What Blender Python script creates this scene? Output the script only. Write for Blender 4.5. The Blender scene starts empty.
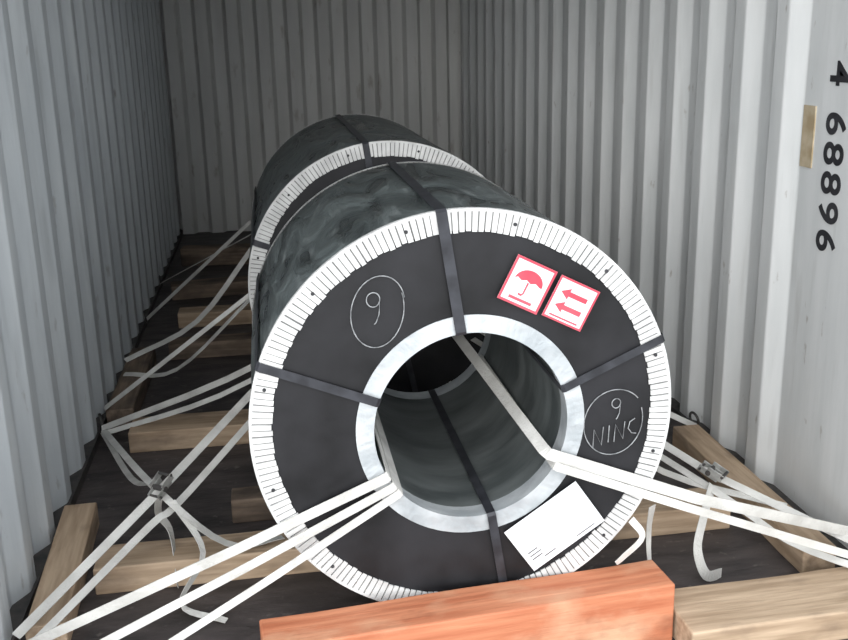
import bpy, bmesh, math, random
from mathutils import Vector, Matrix, noise
random.seed(7)
COL=bpy.context.scene.collection
# ------------------------------------------------------------------ materials
def new_mat(name):
    m=bpy.data.materials.new(name); m.use_nodes=True
    nt=m.node_tree; b=nt.nodes['Principled BSDF']; return m,nt,b
def nd(nt,t,**k):
    n=nt.nodes.new(t)
    for a,v in k.items():
        if a in n.inputs.keys(): n.inputs[a].default_value=v
        else: setattr(n,a,v)
    return n
def coords(nt,scale=(1,1,1),kind='Object'):
    tc=nd(nt,'ShaderNodeTexCoord'); mp=nd(nt,'ShaderNodeMapping'); mp.inputs['Scale'].default_value=scale
    nt.links.new(tc.outputs[kind],mp.inputs['Vector']); return mp.outputs[0]
def noise_mat(name,c1,c2,scale=(1,1,1),nscale=5,detail=6,rough=0.6,metal=0.0,bump=0.0,bscale=None,lo=0.35,hi=0.65,spec=0.5,extra=None,rrange=None,bdist=.01,distort=0):
    m,nt,b=new_mat(name)
    v=coords(nt,scale); n=nd(nt,'ShaderNodeTexNoise'); n.inputs['Scale'].default_value=nscale; n.inputs['Detail'].default_value=detail
    n.inputs['Distortion'].default_value=distort
    nt.links.new(v,n.inputs['Vector'])
    r=nd(nt,'ShaderNodeValToRGB'); r.color_ramp.elements[0].position=lo; r.color_ramp.elements[1].position=hi
    r.color_ramp.elements[0].color=(*c1,1); r.color_ramp.elements[1].color=(*c2,1)
    nt.links.new(n.outputs[0],r.inputs[0]); out=r.outputs[0]
    if extra:
        for (col,es,em,elo,ehi) in (extra if isinstance(extra,list) else [extra]):
            v2=coords(nt,em); n2=nd(nt,'ShaderNodeTexNoise'); n2.inputs['Scale'].default_value=es; n2.inputs['Detail'].default_value=8
            nt.links.new(v2,n2.inputs['Vector'])
            r2=nd(nt,'ShaderNodeMapRange'); r2.inputs[1].default_value=elo; r2.inputs[2].default_value=ehi
            nt.links.new(n2.outputs[0],r2.inputs[0])
            mx=nd(nt,'ShaderNodeMixRGB'); mx.inputs[2].default_value=(*col,1)
            nt.links.new(r2.outputs[0],mx.inputs[0]); nt.links.new(out,mx.inputs[1]); out=mx.outputs[0]
    nt.links.new(out,b.inputs['Base Color'])
    b.inputs['Roughness'].default_value=rough; b.inputs['Metallic'].default_value=metal
    b.inputs['Specular IOR Level'].default_value=spec
    if rrange:
        mr=nd(nt,'ShaderNodeMapRange'); mr.inputs[3].default_value=rrange[0]; mr.inputs[4].default_value=rrange[1]
        mr.inputs[1].default_value=.3; mr.inputs[2].default_value=.7
        nt.links.new(n.outputs[0],mr.inputs[0]); nt.links.new(mr.outputs[0],b.inputs['Roughness'])
    if bump:
        n3=nd(nt,'ShaderNodeTexNoise'); n3.inputs['Scale'].default_value=bscale or nscale; n3.inputs['Detail'].default_value=5
        n3.inputs['Distortion'].default_value=distort
        nt.links.new(v,n3.inputs['Vector'])
        bp=nd(nt,'ShaderNodeBump'); bp.inputs['Strength'].default_value=bump; bp.inputs['Distance'].default_value=bdist
        nt.links.new(n3.outputs[0],bp.inputs['Height']); nt.links.new(bp.outputs[0],b.inputs['Normal'])
    return m
M={}
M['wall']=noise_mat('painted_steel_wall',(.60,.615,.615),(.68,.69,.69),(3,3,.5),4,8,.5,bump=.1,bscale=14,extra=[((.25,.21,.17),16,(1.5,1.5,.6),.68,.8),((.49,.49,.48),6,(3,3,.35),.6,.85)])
M['wallL']=noise_mat('painted_steel_wall_shaded_grimy',(.46,.49,.51),(.56,.59,.605),(3,3,.45),4,8,.6,bump=.1,bscale=14,extra=[((.20,.18,.16),14,(1.5,1.5,.5),.65,.8),((.36,.38,.39),6,(3,3,.3),.56,.85)])  # left wall's shade put into darker, bluer paint, with grime spots on top
M['wallB']=noise_mat('painted_steel_endwall',(.50,.50,.485),(.58,.58,.565),(3,3,.4),3,6,.6,bump=.05,bscale=12,extra=[((.26,.23,.20),10,(1.5,1.5,.5),.63,.8)])
M['ceil']=noise_mat('ceiling_paint',(.74,.75,.76),(.80,.80,.80),(1,1,1),3,4,.6)
M['floor']=noise_mat('dirty_plywood_floor',(.036,.031,.031),(.095,.079,.077),(1,3,1),5,10,.6,bump=.3,bscale=25,extra=((.16,.14,.13),24,(1,1,1),.62,.75))
M['ground']=noise_mat('yard_concrete',(.38,.37,.36),(.48,.47,.46),(1,1,1),2,8,.9)
M['face']=noise_mat('black_film_face',(.006,.006,.007),(.019,.019,.022),(1,1,1),5,8,.5,bump=.4,bscale=6,spec=.3,rrange=(.40,.66))
M['film']=noise_mat('black_film_wrap',(.030,.037,.038),(.11,.13,.13),(2.2,.8,2.2),4,10,.45,bump=1.0,bscale=4,spec=.75,rrange=(.22,.46),lo=.38,hi=.68,bdist=.03,distort=1.2,extra=((.22,.24,.24),9,(3,.6,3),.58,.80))  # black film; its gloss is painted in as grey-green tone and pale lengthwise streaks
M['bore']=noise_mat('steel_bore',(.07,.08,.08),(.165,.18,.178),(1,3,1),4,8,.38,metal=.2,bump=.2,bscale=10,rrange=(.3,.5))
M['crepe']=noise_mat('white_crimped_ring',(.48,.48,.475),(.66,.66,.65),(1,1,1),12,5,.7,bump=.2,bscale=40)
M['crepeD']=noise_mat('crimped_ring_backing',(.13,.13,.13),(.24,.24,.235),(1,1,1),12,5,.8)
M['galv']=noise_mat('galvanised_ring',(.36,.39,.41),(.56,.585,.60),(1,1,1),9,6,.42,metal=.3,bump=.5,bscale=22)
M['band']=noise_mat('steel_band',(.022,.023,.028),(.045,.047,.056),(1,1,1),20,3,.4,metal=.3)
M['strap']=noise_mat('polyester_webbing',(.48,.47,.445),(.66,.65,.62),(1,1,1),9,6,.85,bump=.3,bscale=120)
M['wood']=noise_mat('pine_wood',(.34,.24,.155),(.53,.395,.275),(1.2,14,14),3,8,.75,bump=.25,bscale=6,extra=((.17,.12,.085),5,(1,2,2),.55,.8))
M['woodD']=noise_mat('pine_wood_weathered',(.13,.095,.068),(.26,.19,.14),(1.2,14,14),3,8,.8,bump=.25,bscale=6,extra=((.06,.045,.036),5,(1,2,2),.45,.7))
M['woodO']=noise_mat('orange_stained_wood',(.42,.13,.06),(.58,.23,.12),(1.0,12,12),2.5,8,.7,bump=.3,bscale=6,extra=[((.62,.37,.23),4,(1,1.5,1.5),.50,.72),((.22,.075,.04),3,(2,3,3),.58,.8)])
M['metal']=noise_mat('zinc_buckle',(.22,.22,.21),(.42,.42,.40),(1,1,1),25,4,.55,metal=.5)
M['darkm']=noise_mat('dark_iron',(.05,.05,.05),(.1,.09,.085),(1,1,1),25,4,.55,metal=.5)
M['chalk']=noise_mat('chalk_mark',(.13,.135,.14),(.32,.33,.34),(1,1,1),60,5,.95)
M['paper']=noise_mat('paper',(.60,.62,.64),(.70,.71,.73),(1,1,1),6,3,.55)
M['red']=noise_mat('red_print',(.46,.04,.07),(.56,.08,.11),(1,1,1),8,3,.5)
M['ink']=noise_mat('black_ink',(.015,.015,.018),(.035,.035,.04),(1,1,1),8,3,.6)
M['rust']=noise_mat('tan_patch',(.36,.28,.17),(.50,.42,.30),(1,1,1),20,6,.8)
# ------------------------------------------------------------------ helpers
def mesh_obj(name,verts,faces,mats,parent=None,smooth=False,fm=None,loc=(0,0,0),rot=(0,0,0)):
    me=bpy.data.meshes.new(name); me.from_pydata([tuple(v) for v in verts],[],faces); me.update()
    for m in (mats if isinstance(mats,list) else [mats]): me.materials.append(m)
    if fm:
        for p,i in zip(me.polygons,fm): p.material_index=i
    if smooth:
        for p in me.polygons: p.use_smooth=True
    o=bpy.data.objects.new(name,me); COL.objects.link(o); o.location=loc; o.rotation_euler=rot
    if parent: o.parent=parent
    return o
def fixn(o):
    bm=bmesh.new(); bm.from_mesh(o.data); bmesh.ops.recalc_face_normals(bm,faces=bm.faces); bm.to_mesh(o.data); bm.free()
def empty(name,loc):
    e=bpy.data.objects.new(name,None); COL.objects.link(e); e.location=loc; e.empty_display_size=.1; return e
def boxdata(c0,c1):
    x0,y0,z0=c0;x1,y1,z1=c1
    v=[(x0,y0,z0),(x1,y0,z0),(x1,y1,z0),(x0,y1,z0),(x0,y0,z1),(x1,y0,z1),(x1,y1,z1),(x0,y1,z1)]
    f=[(0,3,2,1),(4,5,6,7),(0,1,5,4),(1,2,6,5),(2,3,7,6),(3,0,4,7)]; return v,f
def beam(name,center,length,width,height,mat,yaw=0.0,tilt=0.0,base=0.0):
    n=max(4,int(length/.12)); bm=bmesh.new(); rings=[]
    sd=random.random()*50
    for i in range(n+1):
        x=-length/2+length*i/n; r=[]
        for (sy,sz) in ((-1,0),(1,0),(1,1),(-1,1)):
            dy=noise.noise((x*3+sd,sy,sz*2))*.004; dz=-abs(noise.noise((x*3+sd,sy+5,sz)))*.003
            r.append(bm.verts.new((x,sy*width/2+dy,(sz*height+(dz if sz else 0)))))
        rings.append(r)
    for i in range(n):
        for k in range(4): bm.faces.new((rings[i][k],rings[i+1][k],rings[i+1][(k+1)%4],rings[i][(k+1)%4]))
    bm.faces.new(rings[0]); bm.faces.new(rings[-1][::-1])
    bmesh.ops.recalc_face_normals(bm,faces=bm.faces)
    me=bpy.data.meshes.new(name); bm.to_mesh(me); bm.free(); me.materials.append(mat)
    o=bpy.data.objects.new(name,me); COL.objects.link(o)
    o.location=(center[0],center[1],base); o.rotation_euler=(0,tilt,yaw)
    b=o.modifiers.new('bevel','BEVEL'); b.width=.005; b.segments=2; b.limit_method='ANGLE'; b.angle_limit=math.radians(50)
    return o
def catmull(P,sub=8):
    P=[Vector(p) for p in P]; Q=[P[0]*2-P[1]]+P+[P[-1]*2-P[-2]]; out=[]
    for i in range(1,len(Q)-2):
        for j in range(sub):
            t=j/sub; a,b,c,d=Q[i-1],Q[i],Q[i+1],Q[i+2]
            out.append(.5*((2*b)+(c-a)*t+(2*a-5*b+4*c-d)*t*t+(3*b-a-3*c+d)*t**3))
    out.append(P[-1]); return out
def lerpsub(P,sub):
    P=[Vector(p) for p in P]; out=[]
    for a,b in zip(P[:-1],P[1:]):
        for j in range(sub): out.append(a.lerp(b,j/sub))
    out.append(P[-1]); return out
def sweep(name,pts,w,t,mat,parent=None,hint=(0,-.5,.87),wv=None,twist=0.0,smoothp=0,lin=0):
    pts=[Vector(p) for p in pts]
    wl=isinstance(wv,list)
    if smoothp:
        if wl: wv=lerpsub(wv,smoothp)
        pts=catmull(pts,smoothp)
    elif lin:
        if wl: wv=lerpsub(wv,lin)
        pts=lerpsub(pts,lin)
    V=[];F=[];n=len(pts)
    for i,p in enumerate(pts):
        a=pts[max(i-1,0)];b=pts[min(i+1,n-1)]; T=(b-a).normalized()
        if wv is not None: W=Vector(wv[i] if wl else wv).normalized()
        else: W=T.cross(Vector(hint)).normalized()
        N=W.cross(T).normalized()
        if twist:
            ang=twist*i/(n-1); W,N=W*math.cos(ang)+N*math.sin(ang),N*math.cos(ang)-W*math.sin(ang)
        for s,u in ((-1,-1),(1,-1),(1,1),(-1,1)): V.append(p+W*(s*w/2)+N*(u*t/2))
    for i in range(n-1):
        for k in range(4): F.append((i*4+k,i*4+(k+1)%4,(i+1)*4+(k+1)%4,(i+1)*4+k))
    F.append((0,3,2,1)); F.append(tuple((n-1)*4+k for k in range(4)))
    o=mesh_obj(name,V,F,mat,parent); fixn(o); return o
def tube(name,pts,r,mat,parent=None,cyclic=False):
    cu=bpy.data.curves.new(name,'CURVE'); cu.dimensions='3D'; cu.bevel_depth=r; cu.bevel_resolution=2
    for line in (pts if isinstance(pts[0][0],(tuple,list,Vector)) else [pts]):
        s=cu.splines.new('POLY'); s.points.add(len(line)-1); s.use_cyclic_u=cyclic
        for q,p in zip(s.points,line): q.co=(*p,1)
    cu.materials.append(mat); o=bpy.data.objects.new(name,cu); COL.objects.link(o)
    if parent: o.parent=parent
    return o
# ------------------------------------------------------------------ container shell
HW=1.175; Y0=1.72; Y1=8.14; HT=2.39
def corr(length,pitch,depth,start=0.0):
    out=[(0,0)]; s=start; fl=pitch*.27; sl=pitch*.23
    while s+pitch<length:
        out+=[(s+fl,0),(s+fl+sl,depth),(s+2*fl+sl,depth),(s+2*fl+2*sl,0)]; s+=pitch
    out.append((length,0)); return out
def wall(name,fn,prof,mat,h=HT):
    V=[];F=[]
    zs=[-.03,h+.02]
    for s,d in prof:
        for z in zs: V.append(fn(s,d,z))
    n=len(prof)
    for i in range(n-1): F.append((i*2,i*2+2,i*2+3,i*2+1))
    k=len(V)
    for s in (prof[0][0],prof[-1][0]):
        for z in zs: V.append(fn(s,-.03,z))
    F.append((k,k+1,k+3,k+2)); F.append((0,1,k+1,k)); F.append((2*n-2,k+2,k+3,2*n-1))
    tops=[i*2+1 for i in range(n)]; F.append(tuple([k+1]+tops+[k+3]))
    bots=[i*2 for i in range(n)]; F.append(tuple([k+2]+bots[::-1]+[k]))
    o=mesh_obj(name,V,F,mat); fixn(o)
    b=o.modifiers.new('bevel','BEVEL'); b.width=.005; b.segments=2; b.limit_method='ANGLE'; b.angle_limit=math.radians(25)
    return o
SL=Y1-Y0+.03
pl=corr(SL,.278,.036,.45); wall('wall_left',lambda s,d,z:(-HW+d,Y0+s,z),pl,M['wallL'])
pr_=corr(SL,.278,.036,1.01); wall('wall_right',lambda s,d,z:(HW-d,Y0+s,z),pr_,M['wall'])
def corr2(length,pitch,depth,start):
    out=[(0,0)]; s=start
    while s+pitch<length:
        out+=[(s+pitch*.30,0),(s+pitch*.42,depth),(s+pitch*.80,depth),(s+pitch*.92,0)]; s+=pitch
    out.append((length,0)); return out
pb=[(s-.02,d) for s,d in corr2(2*HW+.04,.232,.055,-.03)]; wall('wall_back',lambda s,d,z:(-HW+s,Y1-d,z),pb,M['wallB'])
v,f=boxdata((-HW-.02,Y0,-.06),(HW+.02,Y1+.02,0)); floor=mesh_obj('floor',v,f,M['floor'])
v,f=boxdata((-HW-.03,Y0,HT),(HW+.03,Y1+.03,HT+.04)); mesh_obj('ceiling',v,f,M['ceil'])
for nm,x0,x1 in (('trim_1',-HW,-HW+.045),('trim_2',HW-.045,HW)):
    v,f=boxdata((x0,Y0,0),(x1,Y1,.035)); mesh_obj(nm,v,f,M['darkm'])
v,f=boxdata((-30,-30,-.2),(30,30,-.17)); mesh_obj('ground',v,f,M['ground'])
def wall_text(name,body,y,z,size,mat,x=HW-.002):
    cu=bpy.data.curves.new(name,'FONT'); cu.body=body; cu.size=size; cu.extrude=.0008; cu.space_character=1.2
    cu.offset=.002
    cu.materials.append(mat); o=bpy.data.objects.new(name,cu); COL.objects.link(o)
    X=Vector((0,0,-1));Yv=Vector((0,-1,0));Z=X.cross(Yv)
    o.matrix_world=Matrix(((X.x,Yv.x,Z.x,x),(X.y,Yv.y,Z.y,y),(X.z,Yv.z,Z.z,z),(0,0,0,1))); return o
wall_text('container_number_marking','4 68896',2.672,1.40,.140,M['ink'])
v,f=boxdata((HW-.004,2.735,1.09),(HW+.0,2.80,1.27)); mesh_obj('tan_tape_patch',v,f,M['rust'])
# ------------------------------------------------------------------ coils
NS=192
def build_coil(name,xc,y0,zc,R,L,off,bands,seed,front=True):
    rnd=random.Random(seed); E=empty(name,(xc,y0,zc)); ri=.243
    def P(r,y,a):
        k=max(0,min(1,1-(r-ri)/(R-ri)))
        return Vector((r*math.cos(a)+off[0]*k,y,r*math.sin(a)+off[1]*k))
    V=[];F=[];fm=[]
    def strip(prof,mi):
        base=len(V)
        for (r,y) in prof:
            for i in range(NS):
                a=2*math.pi*i/NS
                rr=r
                if mi==1:
                    q=(math.cos(a)*3,math.sin(a)*3,y*3+seed)
                    rr=r+(.003*noise.noise(q)+.0026*abs(noise.noise((q[0]*3,q[1]*3,q[2]*1.6))))*min(1,y*8)*min(1,(L-y)*8+.1)
                V.append(P(rr,y,a))
        for j in range(len(prof)-1):
            for i in range(NS):
                k=(i+1)%NS
                F.append((base+j*NS+i,base+j*NS+k,base+(j+1)*NS+k,base+(j+1)*NS+i)); fm.append(mi)
    strip([(ri,0),(ri+.08,0),(R-.08,0),(R-.004,0)],0)
    strip([(R-.004,0),(R-.001,.001),(R,.005)]+[(R,.005+(L-.01)*q/48) for q in range(1,49)]+[(R-.005,L)],1)
    strip([(R-.005,L),(ri,L)],0)
    strip([(ri,L),(ri,L*.66),(ri,L*.33),(ri,0)],2)
    o=mesh_obj('body',V,F,[M['face'],M['film'],M['bore']],E,smooth=True,fm=fm); fixn(o)
    for yy,sgn in ((0,-1),(L,1)):
        V=[];F=[];fm=[]
        nt=196; pitch=2*math.pi/nt
        for i in range(nt):
            a0=i*pitch; a1=a0+pitch*rnd.uniform(.74,.86); r0=R-.051+rnd.uniform(-.002,.002); r1=R+.002
            ya=yy+sgn*.0012; yb=yy+sgn*(.0035+rnd.uniform(0,.0025)); k=len(V)
            for y in (ya,yb):
                for r,a in ((r0,a0),(r1,a0),(r1,a1),(r0,a1)): V.append((r*math.cos(a),y,r*math.sin(a)))
            F+=[(k,k+1,k+2,k+3),(k+4,k+7,k+6,k+5),(k,k+4,k+5,k+1),(k+1,k+5,k+6,k+2),(k+2,k+6,k+7,k+3),(k+3,k+7,k+4,k)]; fm+=[0]*6
        def rings(prof,mi):
            k=len(V)
            for r,y in prof:
                for i in range(NS):
                    a=2*math.pi*i/NS; V.append((r*math.cos(a),y,r*math.sin(a)))
            for j in range(len(prof)-1):
                for i in range(NS):
                    q=(i+1)%NS; F.append((k+j*NS+i,k+j*NS+q,k+(j+1)*NS+q,k+(j+1)*NS+i)); fm.append(mi)
        rings([(R-.004,yy+sgn*.003),(R+.003,yy+sgn*.0035),(R+.0035,yy-sgn*.004),(R+.0035,yy-sgn*.010)],0)
        rings([(R-.047,yy+sgn*.0005),(R-.047,yy+sgn*.0018),(R+.001,yy+sgn*.0018)],1)
        mesh_obj('edge_ring_outer',V,F,[M['crepe'],M['crepeD']],E,fm=fm)
        V=[];F=[]
        prof=[(.240,yy-sgn*.055),(.2375,yy-sgn*.01),(.2375,yy+sgn*.0055),(.258,yy+sgn*.0045),(.281,yy+sgn*.004),(.281,yy+sgn*.001)]
        for r,y in prof:
            for i in range(NS):
                a=2*math.pi*i/NS; w=rnd.uniform(-.0005,.0005)
                V.append((r*math.cos(a)+off[0],y+(w if r>.2385 else 0),r*math.sin(a)+off[1]))
        for j in range(len(prof)-1):
            for i in range(NS):
                q=(i+1)%NS; F.append((j*NS+i,j*NS+q,(j+1)*NS+q,(j+1)*NS+i))
        mesh_obj('bore_ring_galvanised',V,F,M['galv'],E,smooth=False)
    V=[];F=[]
    for d in range(12):
        a=math.radians(d*30+16); c=Vector(((R-.025)*math.cos(a),-.0075,(R-.025)*math.sin(a))); k=len(V)
        for q in range(10): V.append(c+Vector((.0045*math.cos(q*.628),0,.0045*math.sin(q*.628))))
        for q in range(10): V.append(c+Vector((.0045*math.cos(q*.628),.005,.0045*math.sin(q*.628))))
        F.append(tuple(range(k,k+10)))
        for q in range(10): F.append((k+q,k+(q+1)%10,k+10+(q+1)%10,k+10+q))
    mesh_obj('ring_staples',V,F,M['ink'],E)
    for i,(a,w) in enumerate(bands):
        a=math.radians(a); tv=(-math.sin(a),0,math.cos(a))
        ro=R+.0065
        path=[P(R*.7,L+.008,a),P(ro-.01,L+.008,a),P(ro,L-.0,a),P(ro,L*.66,a),P(ro,L*.33,a),P(ro,.01,a),P(ro,-.004,a),P(ro-.006,-.010,a),P(.42,-.009,a),P(.30,-.010,a),P(.243,-.011,a),P(.2355,-.007,a),P(.2355,.02,a),P(.236,L*.5,a),P(.236,L,a)]
        sweep('steel_band_%d'%(i+1),path,w,.0016,M['band'],E,wv=tv)
    return E,P
XC,ZC,R=.020,.5975,.5142
E1,P1=build_coil('steel_coil',XC,2.196,ZC,R,.90,(.013,-.015),[(96,.026),(160,.022),(20,.020),(281,.022)],1)
E2,P2=build_coil('steel_coil',.010,3.609,.606,.522,1.36,(.0,-.01),[(98,.024),(160,.022),(20,.020),(281,.022)],2)
def label(name,cx,cz,w,h,rot,y=-.012):
    e=bpy.data.objects.new(name,None); COL.objects.link(e); e.parent=E1
    e.location=(cx-XC,y,cz-ZC)
    e.rotation_euler=(Matrix.Rotation(math.radians(90),3,'X')@Matrix.Rotation(rot,3,'Z')).to_euler()
    v,f=boxdata((-w/2,-h/2,0),(w/2,h/2,.001)); mesh_obj('paper_sheet',v,f,M['paper'],e); return e
def poly2d(name,pts,mat,e,z=.0016):
    n=len(pts); V=[(x,y,z) for x,y in pts]+[(x,y,z-.0005) for x,y in pts]
    F=[tuple(range(n)),tuple(range(2*n-1,n-1,-1))]+[(i,i+n,(i+1)%n+n,(i+1)%n) for i in range(n)]
    return mesh_obj(name,V,F,mat,e)
def frame(e,w,h,t,mat):
    for i,(a,b,c,d) in enumerate(((-w/2,-h/2,w/2,-h/2+t),(-w/2,h/2-t,w/2,h/2),(-w/2,-h/2+t,-w/2+t,h/2-t),(w/2-t,-h/2+t,w/2,h/2-t))):
        poly2d('border_%d'%i,[(a,b),(c,b),(c,d),(a,d)],mat,e)
s=.106
e=label('umbrella_label',.166,.93,s,s*1.06,math.radians(-27)); frame(e,s,s*1.06,.006,M['red'])
um=[(.036*math.cos(t),.004+.030*math.sin(t)) for t in [math.pi*i/16 for i in range(17)]]
um+=[(-.036+.012*(k+.5),.004+(.005 if k%2==0 else 0)) for k in range(0,6)]
poly2d('umbrella_canopy',um,M['red'],e)
poly2d('umbrella_handle',[(-.002,.004),(.002,.004),(.002,-.024),(-.002,-.024)],M['red'],e,.0018)
poly2d('umbrella_hook',[(-.002,-.024),(.002,-.024),(-.003,-.031),(-.012,-.030),(-.012,-.025),(-.006,-.026)],M['red'],e,.0019)
poly2d('caption',[(-.03,-.044),(.03,-.044),(.03,-.037),(-.03,-.037)],M['red'],e)
e=label('arrow_label',.272,.878,s,s,math.radians(-27)); frame(e,s,s,.005,M['red'])
for k,yy in enumerate((.018,-.016)):
    poly2d('arrow_%d'%k,[(-.036,yy),(-.014,yy+.014),(-.014,yy+.006),(.034,yy+.006),(.034,yy-.006),(-.014,yy-.006),(-.014,yy-.014)],M['red'],e)
poly2d('rule',[(-.038,-.044),(.038,-.044),(.038,-.040),(-.038,-.040)],M['red'],e)
e=label('packing_list_sheet',.240,.300,.220,.140,math.radians(34),-.014)
rr=random.Random(3)
for k in range(4):
    x0=-.095+ (0 if k<3 else .03); L_=rr.uniform(.03,.05); y_=-.02-.011*k
    poly2d('print_%d'%k,[(x0,y_),(x0+L_*.8,y_),(x0+L_*.8,y_+.0022),(x0,y_+.0022)],M['ink'],e)
poly2d('print_block',[(.03,-.06),(.085,-.06),(.085,-.058),(.03,-.058)],M['ink'],e)
def face_line(pts): return [(x-XC,-.0035,z-ZC) for x,z in pts]
def ell(cx,cz,rx,rz,rot,a0=0,a1=360,n=40,wob=.03):
    o=[]
    for i in range(n+1):
        t=math.radians(a0+(a1-a0)*i/n); k=1+wob*math.sin(2.3*t+1)
        x=rx*k*math.cos(t);z=rz*k*math.sin(t); o.append((cx+x*math.cos(rot)-z*math.sin(rot),cz+x*math.sin(rot)+z*math.cos(rot)))
    return o
nine=lambda cx,cz,s: ell(cx,cz+s*.45,s*.36,s*.42,-.2,-20,350,20)+[(cx+s*.36,cz+s*.35),(cx+s*.30,cz-s*.4),(cx+s*.12,cz-s*.85),(cx+s*.02,cz-s*.95)]
tube('chalk_mark_nine',[face_line(ell(-.185,.885,.060,.088,-.25,30,400)),face_line(nine(-.195,.895,.042))],.0014,M['chalk'],E1)
tube('chalk_mark_nin',[face_line(ell(.390,.565,.074,.088,-.35,60,400)),face_line(nine(.395,.60,.03)),
   face_line([(.338,.500),(.340,.548),(.360,.506),(.364,.554)]),face_line([(.377,.512),(.379,.556)]),face_line([(.392,.512),(.395,.558),(.415,.518),(.419,.564)]),face_line([(.445,.57),(.432,.562),(.428,.545),(.437,.532),(.449,.53)])],.0014,M['chalk'],E1)
# ------------------------------------------------------------------ timber
TH=.082
beam('wooden_beam',(-.02,2.67),1.90,.14,TH,M['wood'],.01)
beam('wooden_beam',(0,3.0),1.2,.10,TH,M['woodD'])
beam('wooden_beam',(-.01,3.69),1.98,.17,TH,M['wood'])
beam('wooden_beam',(0,4.80),1.9,.12,TH,M['woodD'])
beam('wooden_beam',(-.2,5.37),1.5,.14,TH,M['wood'])
beam('wooden_beam',(-.25,6.1),1.6,.16,TH,M['woodD'],.12)
beam('wooden_beam',(-.1,6.85),1.9,.14,.12,M['woodD'],-.1)
beam('wooden_beam',(-1.065,4.3),.85,.11,TH,M['woodD'],math.pi/2)
beam('wooden_beam',(-1.06,2.68),.70,.10,TH,M['wood'],math.pi/2+.04)
beam('wooden_beam',(1.055,2.78),.94,.10,TH,M['wood'],math.pi/2)
beam('wooden_beam',(.83,2.10),.60,.20,TH,M['wood'],.035)
beam('orange_wooden_chock_beam',(.01,2.100),1.02,.13,.165,M['woodO'],.085)
# ------------------------------------------------------------------ lashings
def strap(pts,w=.03,mat='strap',hint=(0,-.6,.8),sm=6,tw=0.0):
    return sweep('lashing_strap',pts,w,.0022,M[mat],None,hint=hint,smoothp=sm,twist=tw)
BX,BZ=.033,.5825
def bore_strap(deg,end,w,yf,deep=3.05,rin=.2320,mid=None):
    a=math.radians(deg); ca,sa=math.cos(a),math.sin(a)
    q=lambda r,y:(BX+r*ca,y,BZ+r*sa)
    lip=Vector(q(rin+.008,yf)); en=Vector(end)
    d=Vector((en.x-lip.x,0,en.z-lip.z)).normalized(); W=Vector((-d.z,0,d.x))
    t=Vector((-sa,0,ca)); 
    if t.dot(W)<0: W=-W
    pts=[q(rin,deep),q(rin,2.25),q(rin,2.192),q(rin+.001,yf+.004),lip,mid or lip.lerp(en,.4)+Vector((0,.0,-.004)),en]
    return sweep('lashing_strap',pts,w,.0022,M['strap'],None,wv=[t,t,t,t.lerp(W,.5),W,W,W],lin=3)
bore_strap(207,(-1.12,2.20,.085),.026,2.180)
bore_strap(214,(-1.06,2.13,.050),.022,2.176)
bore_strap(219,(-.98,2.04,.015),.020,2.172)
Wf=(.385,0,.923); Wi=(.72,0,.69)
sweep('lashing_strap',[(.10,3.04,.625),(.126,2.9,.605),(.214,2.20,.505),(.222,2.179,.500),(.62,2.19,.335),(1.13,2.30,.13)],.030,.0022,M['strap'],None,
   wv=[Wi,Wi,Wi,Wf,Wf,(.3,0,.95)],lin=3)
bore_strap(-29,(1.13,2.20,.095),.022,2.172)
# left side lashings
strap([(-.2,3.56,.48),(-.62,3.66,.25),(-1.12,3.76,.05)],sm=3,w=.028)
strap([(-.2,3.54,.45),(-.65,3.62,.20),(-1.11,3.70,.05)],sm=4,w=.022)
strap([(-.25,3.55,.50),(-.77,2.68,.27),(-1.10,2.27,.095)],sm=1,w=.026)
strap([(-.25,3.50,.44),(-.70,2.72,.235),(-.80,2.58,.205),(-1.05,2.26,.085)],sm=5,w=.022)
strap([(-1.11,3.74,.05),(-.80,2.72,.26),(-.60,2.60,.12),(-.44,2.66,.09)],sm=5,w=.022,tw=.6)
strap([(-1.11,3.72,.05),(-.93,3.15,.10),(-.80,2.76,.25)],sm=5,w=.02)
strap([(-.47,3.60,.62),(-1.12,3.86,.095)],sm=1,w=.022)
strap([(-.50,3.75,.55),(-.85,4.10,.16),(-1.10,4.3,.09)],sm=5,w=.022)
strap([(-.52,4.98,.62),(-1.12,5.35,.05)],sm=1,w=.026)
strap([(-.52,5.02,.55),(-1.12,6.2,.05)],sm=1,w=.03)
strap([(-.52,4.9,.50),(-.8,4.7,.2),(-1.12,4.5,.09)],sm=4,w=.026)
strap([(-.78,2.66,.25),(-.79,2.70,.18),(-.76,2.69,.12),(-.74,2.56,.02)],w=.024,hint=(.5,-1,.1),tw=1.0)
strap([(-.74,2.63,.25),(-.66,2.54,.13),(-.72,2.45,.03),(-.60,2.38,.008)],w=.018,hint=(.5,-1,.3),tw=.8)
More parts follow.
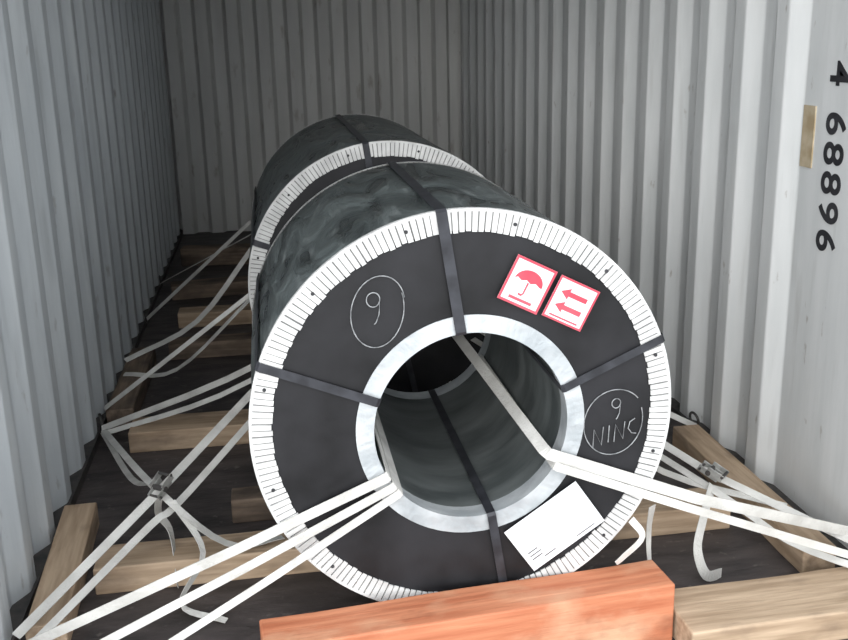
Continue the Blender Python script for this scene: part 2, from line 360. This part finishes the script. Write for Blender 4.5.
# right side lashings
strap([(.3,3.5,.45),(.80,2.50,.25),(1.13,2.28,.11)],sm=1,w=.026)
strap([(.3,3.48,.40),(.78,2.50,.22),(.95,2.30,.12),(1.12,2.12,.095)],sm=4,w=.022)
strap([(.3,3.55,.45),(1.12,3.3,.05)],sm=1,w=.026)
strap([(.55,2.9,.30),(.75,2.72,.16),(1.08,2.55,.09)],sm=4,w=.022)
strap([(.80,2.48,.22),(.74,2.40,.16),(.70,2.34,.10),(.72,2.32,.03),(.78,2.35,.01)],hint=(.3,-1,.2),w=.030)
strap([(.44,2.18,.30),(.47,2.175,.25),(.42,2.172,.20),(.40,2.17,.185)],hint=(.3,-1,.2),w=.020,tw=.5)
strap([(.52,2.24,.30),(.53,2.28,.2),(.55,2.3,.08),(.62,2.36,.01)],hint=(.3,-1,.2),w=.022,tw=.8)
def ratchet(loc,rot):
    e=empty('ratchet_buckle',loc); e.rotation_euler=rot; e.scale=(.72,.8,.8)
    for s_ in (-1,1):
        v,f=boxdata((-.045,s_*.022-.0015,-.012),(.045,s_*.022+.0015,.014)); o=mesh_obj('side_plate',v,f,M['metal'],e)
        b=o.modifiers.new('b','BEVEL');b.width=.003
        v,f=boxdata((-.01,s_*.027-.0015,.0),(.06,s_*.027+.0015,.03)); o=mesh_obj('handle_side',v,f,M['metal'],e)
        b=o.modifiers.new('b','BEVEL');b.width=.004
    for nm,x,z,r in (('spool',0,.005,.011),('fixed_pin',-.036,0,.005),('handle_bar',.055,.022,.006)):
        V=[]
        for s_ in (-.03,.03):
            for q in range(14): V.append((x+r*math.cos(q*math.tau/14),s_,z+r*math.sin(q*math.tau/14)))
        F=[tuple(range(14)),tuple(range(27,13,-1))]+[(q,(q+1)%14,(q+1)%14+14,q+14) for q in range(14)]
        mesh_obj(nm,V,F,M['darkm'],e)
    return e
ratchet((-.775,2.665,.275),(0,math.radians(-30),math.radians(55)))
ratchet((.80,2.50,.255),(0,math.radians(25),math.radians(-45)))
def ring(loc,rot):
    bpy.ops.mesh.primitive_torus_add(major_radius=.028,minor_radius=.005,location=loc,rotation=rot,major_segments=32,minor_segments=10)
    o=bpy.context.object; o.name='lashing_ring'; o.data.materials.append(M['darkm'])
    for p in o.data.polygons:p.use_smooth=True
for x,y in ((-1.125,3.80),(-1.13,2.20),(1.13,2.26),(1.125,3.33),(-1.125,5.35),(-1.125,6.2)):
    ring((x,y,.066),(0,math.radians(80),math.radians(10)))
# ------------------------------------------------------------------ light
w=bpy.data.worlds.new('World'); bpy.context.scene.world=w; w.use_nodes=True
bg=w.node_tree.nodes['Background']; bg.inputs[0].default_value=(.93,.965,1,1); bg.inputs[1].default_value=2.7
sl=bpy.data.lights.new('sun','SUN'); sl.energy=2.0; sl.angle=math.radians(40); sl.color=(1,.985,.95)
so=bpy.data.objects.new('sun',sl); COL.objects.link(so); so.rotation_euler=Vector((.38,1.0,-.20)).to_track_quat('-Z','Y').to_euler()
# ------------------------------------------------------------------ camera
yaw,pitch,roll=.1503,.2787,-.0234
fwd=Vector((math.sin(yaw)*math.cos(pitch),math.cos(yaw)*math.cos(pitch),-math.sin(pitch)))
rt=Vector((math.cos(yaw),-math.sin(yaw),0)); up=rt.cross(fwd)
r_=rt*math.cos(roll)+up*math.sin(roll); u_=up*math.cos(roll)-rt*math.sin(roll)
cam=bpy.data.cameras.new('camera'); cam.sensor_width=36; cam.lens=993.12/848*36; cam.clip_start=.05
co=bpy.data.objects.new('camera',cam); COL.objects.link(co)
co.matrix_world=Matrix(((r_.x,u_.x,-fwd.x,-.4101),(r_.y,u_.y,-fwd.y,0),(r_.z,u_.z,-fwd.z,1.4927),(0,0,0,1)))
bpy.context.scene.camera=co
bpy.context.scene.view_settings.view_transform='Standard'
